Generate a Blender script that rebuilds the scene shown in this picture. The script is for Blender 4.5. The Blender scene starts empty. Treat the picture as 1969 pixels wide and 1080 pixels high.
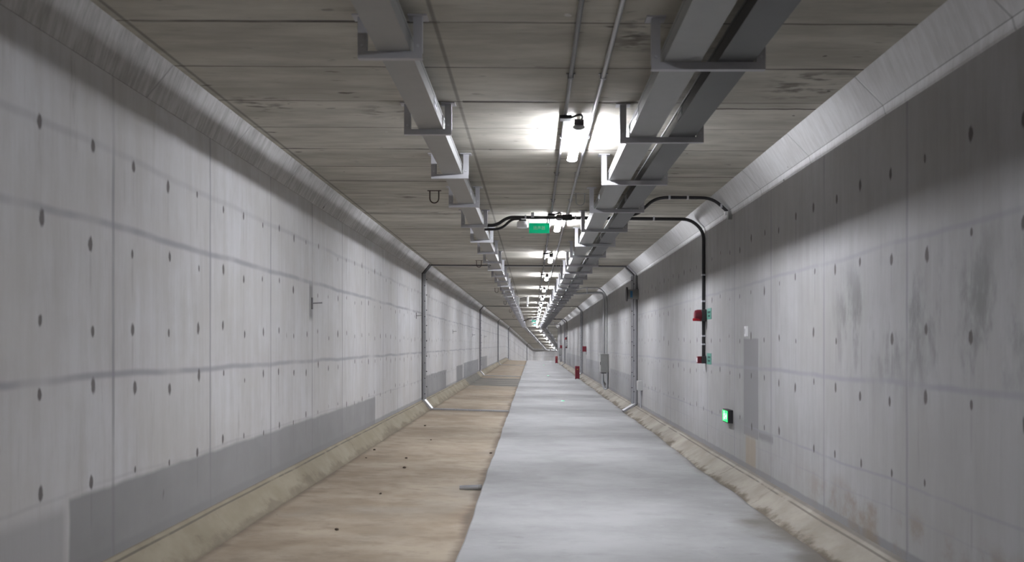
import bpy, bmesh, math, random
from mathutils import Matrix, Vector
random.seed(7)
D = bpy.data
SC = bpy.context.scene
COL = SC.collection
EYE = 1.6                      # camera height over the dirt floor; v = height relative to the eye
NA, NB = 'galvanised', 'concrete'

# ------------------------------------------------------------------ tunnel axis
# s = metres along the tunnel.  Straight to 96 m, then it bends 4 degrees right and
# ramps down, and at 134 m it turns sharply right.
def heading(s):
    if s < 94: return 0.0
    if s < 98: return 0.07*(s-94)/4
    if s < 134: return 0.07
    return 0.07 + min((s-134)/13.0, 1.5)
def grade(s):
    if s < 94: return 0.0
    if s < 98: return -0.066*(s-94)/4
    if s < 132: return -0.066
    if s < 138: return -0.066*(138-s)/6
    return 0.0
STEP = 0.25
S0, S1 = -14.0, 172.0
_tab = []
_x, _y, _z, _s = 0.0, S0, 0.0, S0
while _s <= S1+1:
    _tab.append((_x, _y, _z))
    h = heading(_s+STEP/2)
    _x += math.sin(h)*STEP; _y += math.cos(h)*STEP; _z += grade(_s+STEP/2)*STEP
    _s += STEP
def axis(s):
    t = (s-S0)/STEP
    i = max(0, min(len(_tab)-2, int(math.floor(t))))
    f = t-i
    a, b = _tab[i], _tab[i+1]
    return Vector((a[0]+(b[0]-a[0])*f, a[1]+(b[1]-a[1])*f, a[2]+(b[2]-a[2])*f))
def P(u, s, v):
    o = axis(s); h = heading(s)
    return Vector((o.x+u*math.cos(h), o.y-u*math.sin(h), o.z+v+EYE))
def frame(u, s, v):
    return Matrix.Translation(P(u, s, v)) @ Matrix.Rotation(-heading(s), 4, 'Z')

# ------------------------------------------------------------------ shader helpers
class V:
    def __init__(self, sock): self.k = sock
    def __add__(a, b): return mth('ADD', a, b)
    def __radd__(a, b): return mth('ADD', a, b)
    def __sub__(a, b): return mth('SUBTRACT', a, b)
    def __rsub__(a, b): return mth('SUBTRACT', b, a)
    def __mul__(a, b): return mth('MULTIPLY', a, b)
    def __rmul__(a, b): return mth('MULTIPLY', a, b)
    def __truediv__(a, b): return mth('DIVIDE', a, b)
NT = None
def put(inp, val):
    if isinstance(val, V): NT.links.new(val.k, inp)
    elif isinstance(val, tuple) and len(val) == 3 and inp.type == 'RGBA': inp.default_value = (*val, 1)
    else: inp.default_value = val
def mth(op, a, b=0.0, c=None):
    n = NT.nodes.new('ShaderNodeMath'); n.operation = op
    put(n.inputs[0], a); put(n.inputs[1], b)
    if c is not None: put(n.inputs[2], c)
    return V(n.outputs[0])
def absv(a): return mth('ABSOLUTE', a)
def floorv(a): return mth('FLOOR', a)
def frac(a): return mth('FRACT', a)
def mx(a, b): return mth('MAXIMUM', a, b)
def mn(a, b): return mth('MINIMUM', a, b)
def ss(x, a, b):
    n = NT.nodes.new('ShaderNodeMapRange'); n.interpolation_type = 'SMOOTHSTEP'
    put(n.inputs[0], x); n.inputs[1].default_value = a; n.inputs[2].default_value = b
    n.inputs[3].default_value = 0; n.inputs[4].default_value = 1
    return V(n.outputs[0])
def comb(x, y, z=0.0):
    n = NT.nodes.new('ShaderNodeCombineXYZ')
    put(n.inputs[0], x); put(n.inputs[1], y); put(n.inputs[2], z)
    return V(n.outputs[0])
def noise(vec, scale=1.0, detail=4.0, rough=0.55):
    n = NT.nodes.new('ShaderNodeTexNoise')
    put(n.inputs['Vector'], vec); n.inputs['Scale'].default_value = scale
    n.inputs['Detail'].default_value = detail; n.inputs['Roughness'].default_value = rough
    return V(n.outputs[0])
def white(vec):
    n = NT.nodes.new('ShaderNodeTexWhiteNoise'); n.noise_dimensions = '3D'
    put(n.inputs['Vector'], vec)
    m = NT.nodes.new('ShaderNodeSeparateColor')
    NT.links.new(n.outputs['Color'], m.inputs[0])
    return V(m.outputs[0]), V(m.outputs[1]), V(m.outputs[2])
def mixc(f, a, b):
    n = NT.nodes.new('ShaderNodeMix'); n.data_type = 'RGBA'
    put(n.inputs[0], f); put(n.inputs[6], a); put(n.inputs[7], b)
    return V(n.outputs[2])
def uv():
    n = NT.nodes.new('ShaderNodeUVMap'); n.uv_map = 'UVMap'
    m = NT.nodes.new('ShaderNodeSeparateXYZ')
    NT.links.new(n.outputs[0], m.inputs[0])
    return V(m.outputs[0]), V(m.outputs[1])
def line(x, period, phase, half, soft):            # mask of lines repeating along x
    f = absv(frac((x-phase)/period+0.5)-0.5)*period
    return 1.0-ss(f, half, half+soft)
def rect(s, v, s0, s1, v0, v1, e=0.04):
    return ss(s, s0-e, s0+e)*(1.0-ss(s, s1-e, s1+e))*ss(v, v0-e, v0+e)*(1.0-ss(v, v1-e, v1+e))
def begin(name):
    global NT
    m = D.materials.new(name); m.use_nodes = True
    NT = m.node_tree
    return m, NT.nodes['Principled BSDF']
def finish(b, col, rough=0.85, bump=None, strength=0.3, dist=0.01):
    put(b.inputs['Base Color'], col); put(b.inputs['Roughness'], rough)
    b.inputs['Specular IOR Level'].default_value = 0.3
    if bump is not None:
        n = NT.nodes.new('ShaderNodeBump'); n.inputs['Strength'].default_value = strength
        n.inputs['Distance'].default_value = dist
        put(n.inputs['Height'], bump); NT.links.new(n.outputs[0], b.inputs['Normal'])

def plain(name, col, rough=0.5, metal=0.0, var=0.08, emit=0.0, spec=0.5):
    m, b = begin(name)
    tc = NT.nodes.new('ShaderNodeTexCoord')
    n = noise(V(tc.outputs['Object']), 9.0, 3.0)
    c = mixc(n, tuple(x*(1-var) for x in col), tuple(min(1, x*(1+var)) for x in col))
    put(b.inputs['Base Color'], c); b.inputs['Roughness'].default_value = rough
    b.inputs['Metallic'].default_value = metal
    b.inputs['Specular IOR Level'].default_value = spec
    if emit:
        b.inputs['Emission Color'].default_value = (*col, 1); b.inputs['Emission Strength'].default_value = emit
    return m

def wall_mat(name, off, vseam, rows, hseams, bands, seed, patches=(), brown=None, blotch=None, bright=1.0):
    m, b = begin(name)
    s, v = uv()
    streak = noise(comb(s*4.5, v*0.55, seed), 1.6, 6.0, 0.68)*0.5+noise(comb(s*0.8, v*0.9, seed+13), 1.3, 6.0, 0.62)*0.5
    fine = noise(comb(s*14.0, v*1.2, seed+3), 1.0, 4.0, 0.6)
    cloud = noise(comb(s*0.55, v*0.8, seed+9), 1.0, 4.0, 0.6)
    c = mixc(ss(streak, 0.34, 0.66), tuple(q*bright for q in (0.395, 0.388, 0.382)), tuple(q*bright for q in (0.50, 0.50, 0.512)))
    c = mixc(ss(cloud, 0.35, 0.7)*0.55, c, tuple(q*bright for q in (0.44, 0.43, 0.415)))
    c = mixc(ss(fine, 0.55, 0.82)*0.35, c, (0.30, 0.295, 0.285))
    dk = ss(noise(comb(s*5.5, v*0.8, seed+17), 1.0, 5.0, 0.7), 0.60, 0.76)*ss(noise(comb(s*0.45, v*0.5, seed+19), 1.0, 2.0), 0.42, 0.6)
    c = mixc(dk*0.5, c, (0.22, 0.215, 0.21))
    # mortar bands at the foot of the wall
    wob = (noise(comb(s, v, seed+1), 2.2, 3.0)-0.5)*0.10
    band = None
    for (a, bb, v0, v1) in bands:
        r = rect(s+wob*0.6, v+wob*0.5, a, bb, v0, v1, 0.022)
        band = r if band is None else mx(band, r)
    if band is not None:
        bc = mixc(noise(comb(s*1.2, v*1.5, seed+5), 1.3, 4.0), (0.235, 0.235, 0.238), (0.34, 0.34, 0.345))
        c = mixc(band*0.92, c, bc)
    for (a, bb, v0, v1, colr, k, e) in patches:
        c = mixc(rect(s+wob*0.25, v+wob*0.3, a, bb, v0, v1, e)*k, c, colr)
    if blotch is not None:
        a, bb, v0, v1 = blotch
        bl = ss(noise(comb(s*2.6, v*1.1, seed+21), 1.3, 5.0, 0.65), 0.45, 0.66)
        c = mixc(rect(s, v, a, bb, v0, v1, 0.3)*bl*0.8, c, (0.19, 0.19, 0.187))
    if brown is not None:
        bl = ss(noise(comb(s*1.6, v*2.0, seed+31), 1.2, 5.0, 0.65), 0.46, 0.68)
        c = mixc((1.0-ss(v, brown-0.12, brown+0.1))*bl*(1.0-ss(s, 7.6, 9.2)*0.8)*0.65, c, (0.26, 0.20, 0.14))
    # formwork seams
    nz = ss(noise(comb(s*0.9, v*0.9, seed+2), 1.4, 3.0), 0.25, 0.6)
    sv = line(s+(noise(comb(0.0, v*1.0, seed), 2.0, 2.0)-0.5)*0.03, 1.83, vseam, 0.008, 0.022)
    c = mixc(sv*(0.2+nz*0.5), c, (0.26, 0.257, 0.272))
    wv = (noise(comb(s*0.55, 0.0, seed+8), 1.0, 3.0)-0.5)*0.10
    for (h, k, w) in hseams:
        sm = 1.0-ss(absv(v+wv-h), w*0.15, w*1.3)
        c = mixc(sm*(0.12+nz*0.62)*k, c, (0.30, 0.297, 0.325))
    # tie holes, each with its own size and offset
    hole = None
    t = (s-off)/0.61
    i = floorv(t); f = frac(t)
    for r, vv in enumerate(rows):
        w1, w2, w3 = white(comb(i, float(r)*1.7+seed, seed))
        dx = (f-0.5)*0.61+(w1-0.5)*0.06
        dv = v-vv+(w2-0.5)*0.09
        size = 0.55+w3*0.75
        d = mth('SQRT', mth('POWER', absv(dx/(0.025*size)), 2.0)+mth('POWER', absv(dv/(0.041*size)), 2.0))
        d = d+(noise(comb(s*30.0, v*14.0, seed), 1.0, 2.0)-0.5)*0.9
        q = (1.0-ss(d, 0.62, 1.2))*ss(w3, 0.02, 0.06)
        drip = (1.0-ss(absv(dx), 0.004, 0.022))*(1.0-ss(mth('ABSOLUTE', dv+0.16), 0.05, 0.17))*ss(w1, 0.5, 0.95)*0.22
        q = mx(q, drip)
        hole = q if hole is None else mx(hole, q)
    # stray nicks
    w = noise(comb(s*7.0, v*3.2, seed+40), 1.0, 1.0)
    hole = mx(hole, ss(w, 0.80, 0.86)*0.6)
    c = mixc(hole*0.82, c, (0.085, 0.072, 0.070))
    h = fine*0.25+streak*0.4-hole*1.2-sv*0.4
    finish(b, c, 0.82, h, 0.35, 0.012)
    return m

M = {}
M['wall_left'] = wall_mat('left wall concrete', 6.095, 6.08, (1.19, 0.64, 0.115, -0.287, -0.84),
    ((0.74, 1, 0.03), (-0.20, 1, 0.028), (1.21, 0.45, 0.03), (-0.86, 0.35, 0.015)),
    ((5.5, 16.2, -1.5, -0.885), (23.6, 29.5, -1.5, -0.78), (33.5, 36.5, -1.5, -0.76), (37, 47, -1.5, -0.72), (49, 56, -1.5, -0.66)), 2.0,
    patches=((-14, 5.45, -1.5, -0.93, (0.36, 0.36, 0.365), 0.7, 0.05), (11.42, 11.60, 0.30, 0.72, (0.20, 0.195, 0.19), 0.8, 0.05),
             (-14, 120, -1.5, -1.27, (0.27, 0.27, 0.275), 0.7, 0.02)), bright=1.22)
M['wall_right'] = wall_mat('right wall concrete', 6.717-0.305, 6.42, (1.17, 0.60, 0.063, -0.375, -0.909),
    ((0.69, 0.8, 0.022), (-0.27, 1, 0.026), (-0.95, 0.9, 0.014), (-1.15, 0.5, 0.01)),
    ((24.4, 31, -1.6, -0.78), (31.5, 45, -1.6, -0.66), (51, 70, -1.6, -0.62)), 5.0,
    patches=((10.66, 11.39, -1.06, 0.065, (0.255, 0.252, 0.258), 0.9, 0.012), (10.0, 10.64, -1.04, -0.96, (0.22, 0.22, 0.222), 0.8, 0.03),
             (11.4, 12.0, -1.06, -0.86, (0.27, 0.27, 0.27), 0.7, 0.06), (10.78, 11.28, -1.5, -1.06, (0.36, 0.29, 0.20), 0.6, 0.05),
             (-14, 130, -1.55, -1.385, (0.25, 0.25, 0.258), 0.8, 0.012)),
    brown=-1.12, blotch=(4.5, 7.9, -0.2, 0.55), bright=0.84)

def haunch_mat(name, seed):
    m, b = begin(name)
    s, v = uv()
    a = noise(comb(s*13.0+v*9.0, v*2.2, seed), 1.3, 5.0, 0.7)*0.6+noise(comb(s*1.2, v*2.0, seed+2), 1.0, 3.0)*0.4
    c = mixc(ss(a, 0.36, 0.64), (0.33, 0.325, 0.315), (0.53, 0.53, 0.53)) if seed < 3 else mixc(ss(a, 0.33, 0.66), (0.435, 0.43, 0.425), (0.55, 0.55, 0.553))
    sm = line(s, 1.83, 6.4+seed*0.1, 0.004, 0.012)
    c = mixc(sm*0.5, c, (0.2, 0.195, 0.19))
    w = noise(comb(s*6.0, v*8.0, seed+40), 1.0, 1.0)
    c = mixc(ss(w, 0.76, 0.82)*0.7, c, (0.10, 0.085, 0.08))
    c = mixc((1.0-ss(absv(v), 0.002, 0.006))*0.6, c, (0.12, 0.11, 0.105))
    finish(b, c, 0.8, a*0.5-sm, 0.3, 0.01)
    return m
M['haunch_left'] = haunch_mat('left haunch concrete', 2.0)
M['haunch_right'] = haunch_mat('right haunch concrete', 4.0)

def ceiling_mat():
    m, b = begin('ceiling concrete')
    s, u = uv()
    a = noise(comb(s*2.6, u*0.8, 3.0), 1.2, 5.0, 0.6)
    g = noise(comb(s*9.0, u*1.4, 7.0), 1.2, 4.0, 0.6)
    c = mixc(ss(a, 0.3, 0.72), (0.37, 0.352, 0.305), (0.55, 0.53, 0.468))
    c = mixc(ss(g, 0.5, 0.8)*0.5, c, (0.265, 0.248, 0.215))
    wv = (noise(comb(0.0, u*1.1, 2.0), 1.0, 3.0)-0.5)*0.05
    idx = floorv((s-5.69)/0.93+0.5)
    w1, w2, w3 = white(comb(idx, 1.0, floorv(u/1.83+0.3)))
    brk = ss(noise(comb(s*0.8, u*0.7, 11.0), 1.5, 3.0), 0.30, 0.62)
    ln = absv(frac((s+wv-5.69)/0.93+0.5)-0.5)*0.93
    thin = 1.0-ss(ln, 0.004, 0.018)
    c = mixc(thin*(0.25+brk*0.6), c, (0.10, 0.088, 0.075))
    fat = (1.0-ss(ln-w1*0.02, 0.0, 0.022))*ss(w2, 0.55, 0.75)*brk
    c = mixc(fat*0.85, c, (0.055, 0.042, 0.04))
    sd = absv(frac((u+0.58)/1.83+0.5)-0.5)*1.83
    lu = 1.0-ss(sd, 0.005, 0.02)
    c = mixc(lu*0.55, c, (0.10, 0.09, 0.08))
    nail = noise(comb(s*8.0, u*8.0, 90.0), 1.0, 1.0)
    c = mixc(ss(nail, 0.775, 0.81)*0.8, c, (0.07, 0.06, 0.052))
    c = mixc(ss(nail, 0.21, 0.18)*0.8, c, (0.62, 0.62, 0.6))
    wq = (noise(comb(1.0, u*3.0, 81.0), 1.0, 4.0)-0.5)*0.07
    for q, k in ((7.74, 1.0), (10.9, 0.9), (12.95, 0.7), (14.7, 0.8), (16.6, 0.7), (19.4, 0.6)):
        kk = noise(comb(q, u*2.2, 83.0), 1.0, 3.0)
        c = mixc((1.0-ss(absv(s-q+wq)-kk*0.022, 0.0, 0.012))*ss(u, 1.25, 1.45)*k*0.9, c, (0.05, 0.034, 0.034))
    for (sa, sb, ua, ub) in ((7.45, 7.9, -2.35, -1.95), (7.7, 8.1, -1.35, -1.0), (12.3, 12.6, -1.75, -1.35), (13.9, 14.2, -1.5, -1.1), (5.6, 6.3, 0.55, 0.75), (6.7, 7.4, 1.75, 2.25)):
        zz = ss(noise(comb(s*9.0, u*4.0, 87.0), 1.0, 4.0), 0.46, 0.62)
        c = mixc(rect(s, u, sa, sb, ua, ub, 0.12)*zz*0.75, c, (0.10, 0.088, 0.078))
    pit = noise(comb(s*11.0, u*4.0, 30.0), 1.0, 2.0)
    pz = ss(noise(comb(s*0.7, u*0.9, 33.0), 1.0, 2.0), 0.42, 0.6)
    c = mixc(ss(pit, 0.66, 0.75)*pz*0.8, c, (0.07, 0.06, 0.052))
    stain = ss(noise(comb(s*1.1, u*0.45, 50.0), 1.0, 4.0), 0.55, 0.75)
    c = mixc(stain*0.4, c, (0.27, 0.248, 0.21))
    finish(b, c, 0.85, g*0.3-thin*0.8-fat, 0.35, 0.012)
    return m
M['ceiling'] = ceiling_mat()

def floor_mat():
    m, b = begin('dusty concrete floor')
    s, u = uv()
    a = noise(comb(s*0.9, u*0.8, 3.0), 1.2, 6.0, 0.62)
    g = noise(comb(s*3.6, u*2.2, 9.0), 1.2, 5.0, 0.65)
    c = mixc(ss(a, 0.3, 0.7), (0.285, 0.225, 0.165), (0.42, 0.355, 0.277))
    c = mixc(ss(g, 0.46, 0.7)*0.6, c, (0.23, 0.182, 0.138))
    g3 = noise(comb(s*11.0, u*6.0, 43.0), 1.0, 5.0, 0.7)
    c = mixc(ss(g3, 0.56, 0.72)*0.4, c, (0.18, 0.14, 0.108))
    c = mixc(ss(noise(comb(s*0.5, u*0.5, 15.0), 1.0, 3.0), 0.55, 0.7)*0.3, c, (0.30, 0.29, 0.265))
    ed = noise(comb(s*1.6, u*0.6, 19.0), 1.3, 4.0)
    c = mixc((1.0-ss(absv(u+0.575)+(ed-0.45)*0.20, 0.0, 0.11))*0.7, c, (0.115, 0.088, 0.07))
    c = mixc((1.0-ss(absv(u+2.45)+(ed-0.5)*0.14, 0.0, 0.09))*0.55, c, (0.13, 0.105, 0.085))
    for j in (23.2, 48.2, 73.2, 98.2):
        c = mixc((1.0-ss(absv(s-j)+(ed-0.5)*0.7, 0.1, 0.7))*0.55, c, (0.16, 0.128, 0.10))
    e2 = (noise(comb(s*0.7, u*1.6, 23.0), 1.4, 4.0)-0.5)*1.6
    wet = rect(s+e2, u, 36.8, 45.2, -3.0, 0.0, 0.25)
    wc = mixc(ss(noise(comb(s*2.0, u*0.25, 27.0), 1.6, 4.0), 0.42, 0.6), (0.105, 0.10, 0.092), (0.25, 0.235, 0.21))
    c = mixc(wet*0.9, c, wc)
    sp = noise(comb(s*13.0, u*13.0, 60.0), 1.0, 1.0)
    c = mixc(ss(sp, 0.80, 0.84)*0.7, c, (0.09, 0.07, 0.055))
    finish(b, c, 0.88, g*0.5+a*0.3, 0.4, 0.015)
    return m
M['floor'] = floor_mat()

def curb_mat(name, seed, dark):
    m, b = begin(name)
    s, u = uv()
    a = noise(comb(s*0.9, u*1.5, seed), 1.2, 5.0, 0.6)
    g = noise(comb(s*5.0, u*5.0, seed+4), 1.0, 4.0, 0.6)
    c = mixc(ss(a, 0.3, 0.7), (0.27, 0.235, 0.17), (0.355, 0.315, 0.24)) if seed < 5 else mixc(ss(a, 0.3, 0.7), (0.255, 0.228, 0.19), (0.38, 0.352, 0.305))
    c = mixc(ss(g, 0.5, 0.78)*0.35, c, (0.25, 0.205, 0.15))
    w1, w2, w3 = white(comb(floorv(s/1.9), seed, 0.0))
    ln = line(s+(a-0.5)*0.8, 1.9, 0.3, 0.004, 0.02)*ss(w1, 0.4, 0.8)
    c = mixc(ln*0.5, c, (0.17, 0.14, 0.11))
    # dirt towards the foot, in ragged patches (u is 0 at the foot)
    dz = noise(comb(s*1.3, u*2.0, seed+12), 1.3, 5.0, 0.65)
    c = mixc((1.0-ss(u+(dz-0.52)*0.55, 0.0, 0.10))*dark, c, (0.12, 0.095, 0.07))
    e2 = (noise(comb(s*0.7, u*1.6, 23.0), 1.4, 4.0)-0.5)*1.6
    if seed < 5:
        c = mixc(rect(s+e2, u, 37.5, 45.6, -1.0, 1.0, 0.3)*0.75, c, (0.15, 0.145, 0.135))
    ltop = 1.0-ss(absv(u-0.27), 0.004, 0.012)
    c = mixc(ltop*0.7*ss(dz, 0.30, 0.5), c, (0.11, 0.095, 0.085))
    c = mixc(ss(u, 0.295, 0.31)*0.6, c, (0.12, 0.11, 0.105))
    finish(b, c, 0.85, g*0.4+a*0.4-ln, 0.4, 0.012)
    return m
M['curb_left'] = curb_mat('left kerb concrete', 2.0, 0.45)
M['curb_right'] = curb_mat('right kerb concrete', 6.0, 0.9)

def slab_mat():
    m, b = begin('pale walkway screed')
    s, u = uv()
    a = noise(comb(s*0.8, u*0.7, 3.0), 1.1, 6.0, 0.6)
    g = noise(comb(s*2.6, u*1.6, 9.0), 1.2, 5.0, 0.65)
    c = mixc(ss(a, 0.3, 0.7), (0.285, 0.285, 0.283), (0.385, 0.385, 0.388))
    c = mixc(ss(g, 0.5, 0.75)*0.4, c, (0.235, 0.232, 0.225))
    g2 = noise(comb(s*7.0, u*5.0, 41.0), 1.0, 4.0, 0.7)
    c = mixc(ss(g2, 0.58, 0.75)*0.4, c, (0.20, 0.197, 0.19))
    c = mixc(ss(g2, 0.42, 0.28)*0.25, c, (0.46, 0.46, 0.46))
    c = mixc((1.0-ss(absv(s-23.3+(g-0.5)*0.2), 0.0, 0.06))*0.5, c, (0.22, 0.21, 0.20))
    for q in (30.2, 48.0):
        c = mixc((1.0-ss(absv(s-q+(g-0.5)*0.3), 0.0, 0.08))*ss(u, 0.6, 1.4)*0.6, c, (0.2, 0.19, 0.18))
    ed = noise(comb(s*1.1, u*1.2, 19.0), 1.2, 5.0)
    c = mixc(ss(u+(ed-0.5)*0.9, 1.80, 2.2)*(1.0-ss(s+(g-0.5)*2.0, 8.6, 10.0))*0.9, c, (0.14, 0.125, 0.105))
    c = mixc(ss(u+(ed-0.5)*0.35, 2.06, 2.24)*0.6, c, (0.17, 0.15, 0.125))
    sp = noise(comb(s*9.0, u*9.0, 60.0), 1.0, 1.0)
    c = mixc(ss(sp, 0.80, 0.86)*0.5, c, (0.2, 0.19, 0.17))
    finish(b, c, 0.75, g*0.5+a*0.3, 0.3, 0.012)
    return m
M['slab'] = slab_mat()

M['zinc'] = plain('galvanised steel', (0.56, 0.57, 0.60), 0.38, 0.75, 0.10)
M['bracket'] = plain('zinc plated bracket steel', (0.46, 0.46, 0.485), 0.45, 0.35, 0.08)
M['cover'] = plain('dull zinc joint cover', (0.37, 0.37, 0.39), 0.45, 0.25, 0.1)
M['tray'] = plain('grey painted tray steel', (0.31, 0.315, 0.31), 0.42, 0.3, 0.08)
M['tray_shaded'] = plain('grey tray steel with painted shade', (0.075, 0.077, 0.080), 0.38, 0.3, 0.08)  # outer right tray: its shade is put into the base colour
M['conduit_dull'] = plain('dull conduit steel', (0.20, 0.20, 0.205), 0.5, 0.3, 0.1)
M['conduit'] = plain('bare conduit steel', (0.42, 0.42, 0.43), 0.4, 0.7, 0.1)
M['black'] = plain('black plastic', (0.018, 0.017, 0.02), 0.5)
M['rubber'] = plain('dark joint sealant', (0.05, 0.048, 0.05), 0.75)
M['rust'] = plain('rusty reinforcing steel', (0.07, 0.05, 0.045), 0.8, 0.2)
M['housing'] = plain('pale grey lamp housing', (0.55, 0.55, 0.57), 0.45)
M['white'] = plain('white plastic', (0.80, 0.80, 0.81), 0.4)
M['red'] = plain('red enamel', (0.17, 0.008, 0.022), 0.45)
M['red_bright'] = plain('red plastic lens', (0.34, 0.010, 0.02), 0.25)
def acrylic(name, col, k):
    m = plain(name, col, 0.4, 0, 0.03)
    nt = m.node_tree; b = nt.nodes['Principled BSDF']
    tr = nt.nodes.new('ShaderNodeBsdfTranslucent'); tr.inputs[0].default_value = (*col, 1)
    mix = nt.nodes.new('ShaderNodeMixShader'); mix.inputs[0].default_value = k
    nt.links.new(b.outputs[0], mix.inputs[1]); nt.links.new(tr.outputs[0], mix.inputs[2])
    nt.links.new(mix.outputs[0], nt.nodes['Material Output'].inputs[0])
    return m
M['green'] = acrylic('translucent green acrylic', (0.0, 0.66, 0.44), 0.28)
M['white_print'] = plain('white lettering film', (0.95, 0.97, 0.96), 0.35, 0, 0.0)
M['green_pale'] = plain('pale green tag', (0.10, 0.30, 0.24), 0.5)
M['sign_dark'] = plain('dark green sign back', (0.02, 0.075, 0.065), 0.6)
M['signedge'] = plain('pale sign edge', (0.55, 0.80, 0.70), 0.5)
M['yellow'] = plain('yellow lettering', (0.62, 0.42, 0.03), 0.6)
M['box'] = plain('grey cabinet paint', (0.33, 0.335, 0.325), 0.5)
M['box_pale'] = plain('pale grey box', (0.46, 0.465, 0.46), 0.5)
M['stub'] = plain('dark grey flange', (0.055, 0.05, 0.055), 0.55, 0.2)
M['stub_body'] = plain('grey steel pipe', (0.20, 0.20, 0.195), 0.5, 0.3)
M['blue'] = plain('blue label', (0.03, 0.13, 0.26), 0.5)
M['clod'] = plain('dried earth', (0.09, 0.068, 0.05), 0.95)
M['lamp'] = plain('glowing lamp diffuser', (0.925, 0.938, 1.0), 0.4, 0, 0.0, 310.0)
M['lamp_dimmed'] = plain('dimmed lamp diffuser', (0.925, 0.938, 1.0), 0.4, 0, 0.0, 125.0)  # for unseen tubes behind the camera, strength lowered to darken the near walls
M['exit_green'] = plain('glowing green sign face', (0.03, 0.95, 0.18), 0.4, 0, 0.0, 1.3)
M['exit_white'] = plain('glowing white pictogram', (0.85, 1.0, 0.85), 0.4, 0, 0.0, 1.6)
M['led'] = plain('glowing green lens', (0.10, 0.9, 0.42), 0.3, 0, 0.0, 0.8)

# ------------------------------------------------------------------ object helpers
def tag(o, label=None, cat=None, group=None, kind=None):
    if label: o['label'] = label
    if cat: o['category'] = cat
    if group: o['group'] = group
    if kind: o['kind'] = kind
    return o
def thing(name, label, cat, u, s, v, group=None):
    o = D.objects.new(name, None); COL.objects.link(o)
    o.empty_display_size = 0.1
    o.matrix_world = frame(u, s, v)
    return tag(o, label, cat, group)
class B:
    """collects faces in local coordinates, links them as one mesh object"""
    def __init__(self): self.bm = bmesh.new()
    def box(self, x0, x1, y0, y1, z0, z1, bevel=0.0):
        r = bmesh.ops.create_cube(self.bm, size=1.0)
        bmesh.ops.transform(self.bm, matrix=Matrix.Translation(((x0+x1)/2, (y0+y1)/2, (z0+z1)/2)) @ Matrix.Diagonal((abs(x1-x0), abs(y1-y0), abs(z1-z0), 1)), verts=r['verts'])
        if bevel:
            es = list({e for vv in r['verts'] for e in vv.link_edges})
            bmesh.ops.bevel(self.bm, geom=es, offset=bevel, segments=2, affect='EDGES', profile=0.5)
        return self
    def prism(self, pts, axis_, a, b):       # extrude a 2D outline; axis_ is the extrusion axis
        def mk(p, t):
            return {'x': (t, p[0], p[1]), 'y': (p[0], t, p[1]), 'z': (p[0], p[1], t)}[axis_]
        A = [self.bm.verts.new(mk(p, a)) for p in pts]
        Bv = [self.bm.verts.new(mk(p, b)) for p in pts]
        n = len(pts)
        for i in range(n):
            self.bm.faces.new((A[i], A[(i+1) % n], Bv[(i+1) % n], Bv[i]))
        self.bm.faces.new(A[::-1]); self.bm.faces.new(Bv)
        return self
    def lathe(self, prof, mat, seg=16):      # prof: (r, t) along local z of mat
        rings = []
        for r, t in prof:
            rings.append([self.bm.verts.new(mat @ Vector((r*math.cos(2*math.pi*k/seg), r*math.sin(2*math.pi*k/seg), t))) for k in range(seg)])
        for a, b in zip(rings, rings[1:]):
            for k in range(seg):
                self.bm.faces.new((a[k], a[(k+1) % seg], b[(k+1) % seg], b[k]))
        self.bm.faces.new(rings[0][::-1]); self.bm.faces.new(rings[-1])
        return self
    def cyl(self, p, q, r, seg=12):
        p, q = Vector(p), Vector(q)
        rot = (q-p).to_track_quat('Z', 'Y').to_matrix().to_4x4()
        return self.lathe([(r, 0), (r, (q-p).length)], Matrix.Translation(p) @ rot, seg)
    def tube(self, pts, r, seg=8):
        pts = [Vector(p) for p in pts]
        ring0 = None; first = None
        up = None
        for i, p in enumerate(pts):
            t = (pts[min(i+1, len(pts)-1)]-pts[max(i-1, 0)]).normalized()
            if up is None:
                up = Vector((0, 0, 1)) if abs(t.z) < 0.9 else Vector((0, 1, 0))
            x = up.cross(t)
            if x.length < 1e-4: x = Vector((1, 0, 0)).cross(t)
            x.normalize(); y = t.cross(x).normalized(); up = y
            ring = [self.bm.verts.new(p+x*(r*math.cos(2*math.pi*k/seg))+y*(r*math.sin(2*math.pi*k/seg))) for k in range(seg)]
            if ring0:
                for k in range(seg):
                    self.bm.faces.new((ring0[k], ring0[(k+1) % seg], ring[(k+1) % seg], ring[k]))
            else: first = ring
            ring0 = ring
        self.bm.faces.new(first[::-1]); self.bm.faces.new(ring0)
        return self
    def build(self, name, mat, parent=None, smooth=False):
        bmesh.ops.recalc_face_normals(self.bm, faces=self.bm.faces)
        me = D.meshes.new(name); self.bm.to_mesh(me); self.bm.free()
        me.materials.append(M[mat])
        if smooth:
            for p in me.polygons: p.use_smooth = True
            try: me.set_sharp_from_angle(angle=math.radians(40))
            except Exception: pass
        o = D.objects.new(name, me); COL.objects.link(o)
        if parent: o.parent = parent
        return o
def rounded(pts, rad, n=6):                  # polyline with filleted corners
    pts = [Vector(p) for p in pts]
    out = [pts[0]]
    for a, b, c in zip(pts, pts[1:], pts[2:]):
        r = min(rad, (a-b).length*0.49, (c-b).length*0.49)
        p, q = b+(a-b).normalized()*r, b+(c-b).normalized()*r
        for k in range(n+1):
            t = k/n
            out.append(p*(1-t)**2+b*2*t*(1-t)+q*t*t)
    return out+[pts[-1]]
def samples(a, b, fine=1.0):
    out = [a]; s = a
    while s < b-1e-6:
        st = fine if s < 92 else 0.5
        s = min(b, s+st); out.append(s)
    return out
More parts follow.
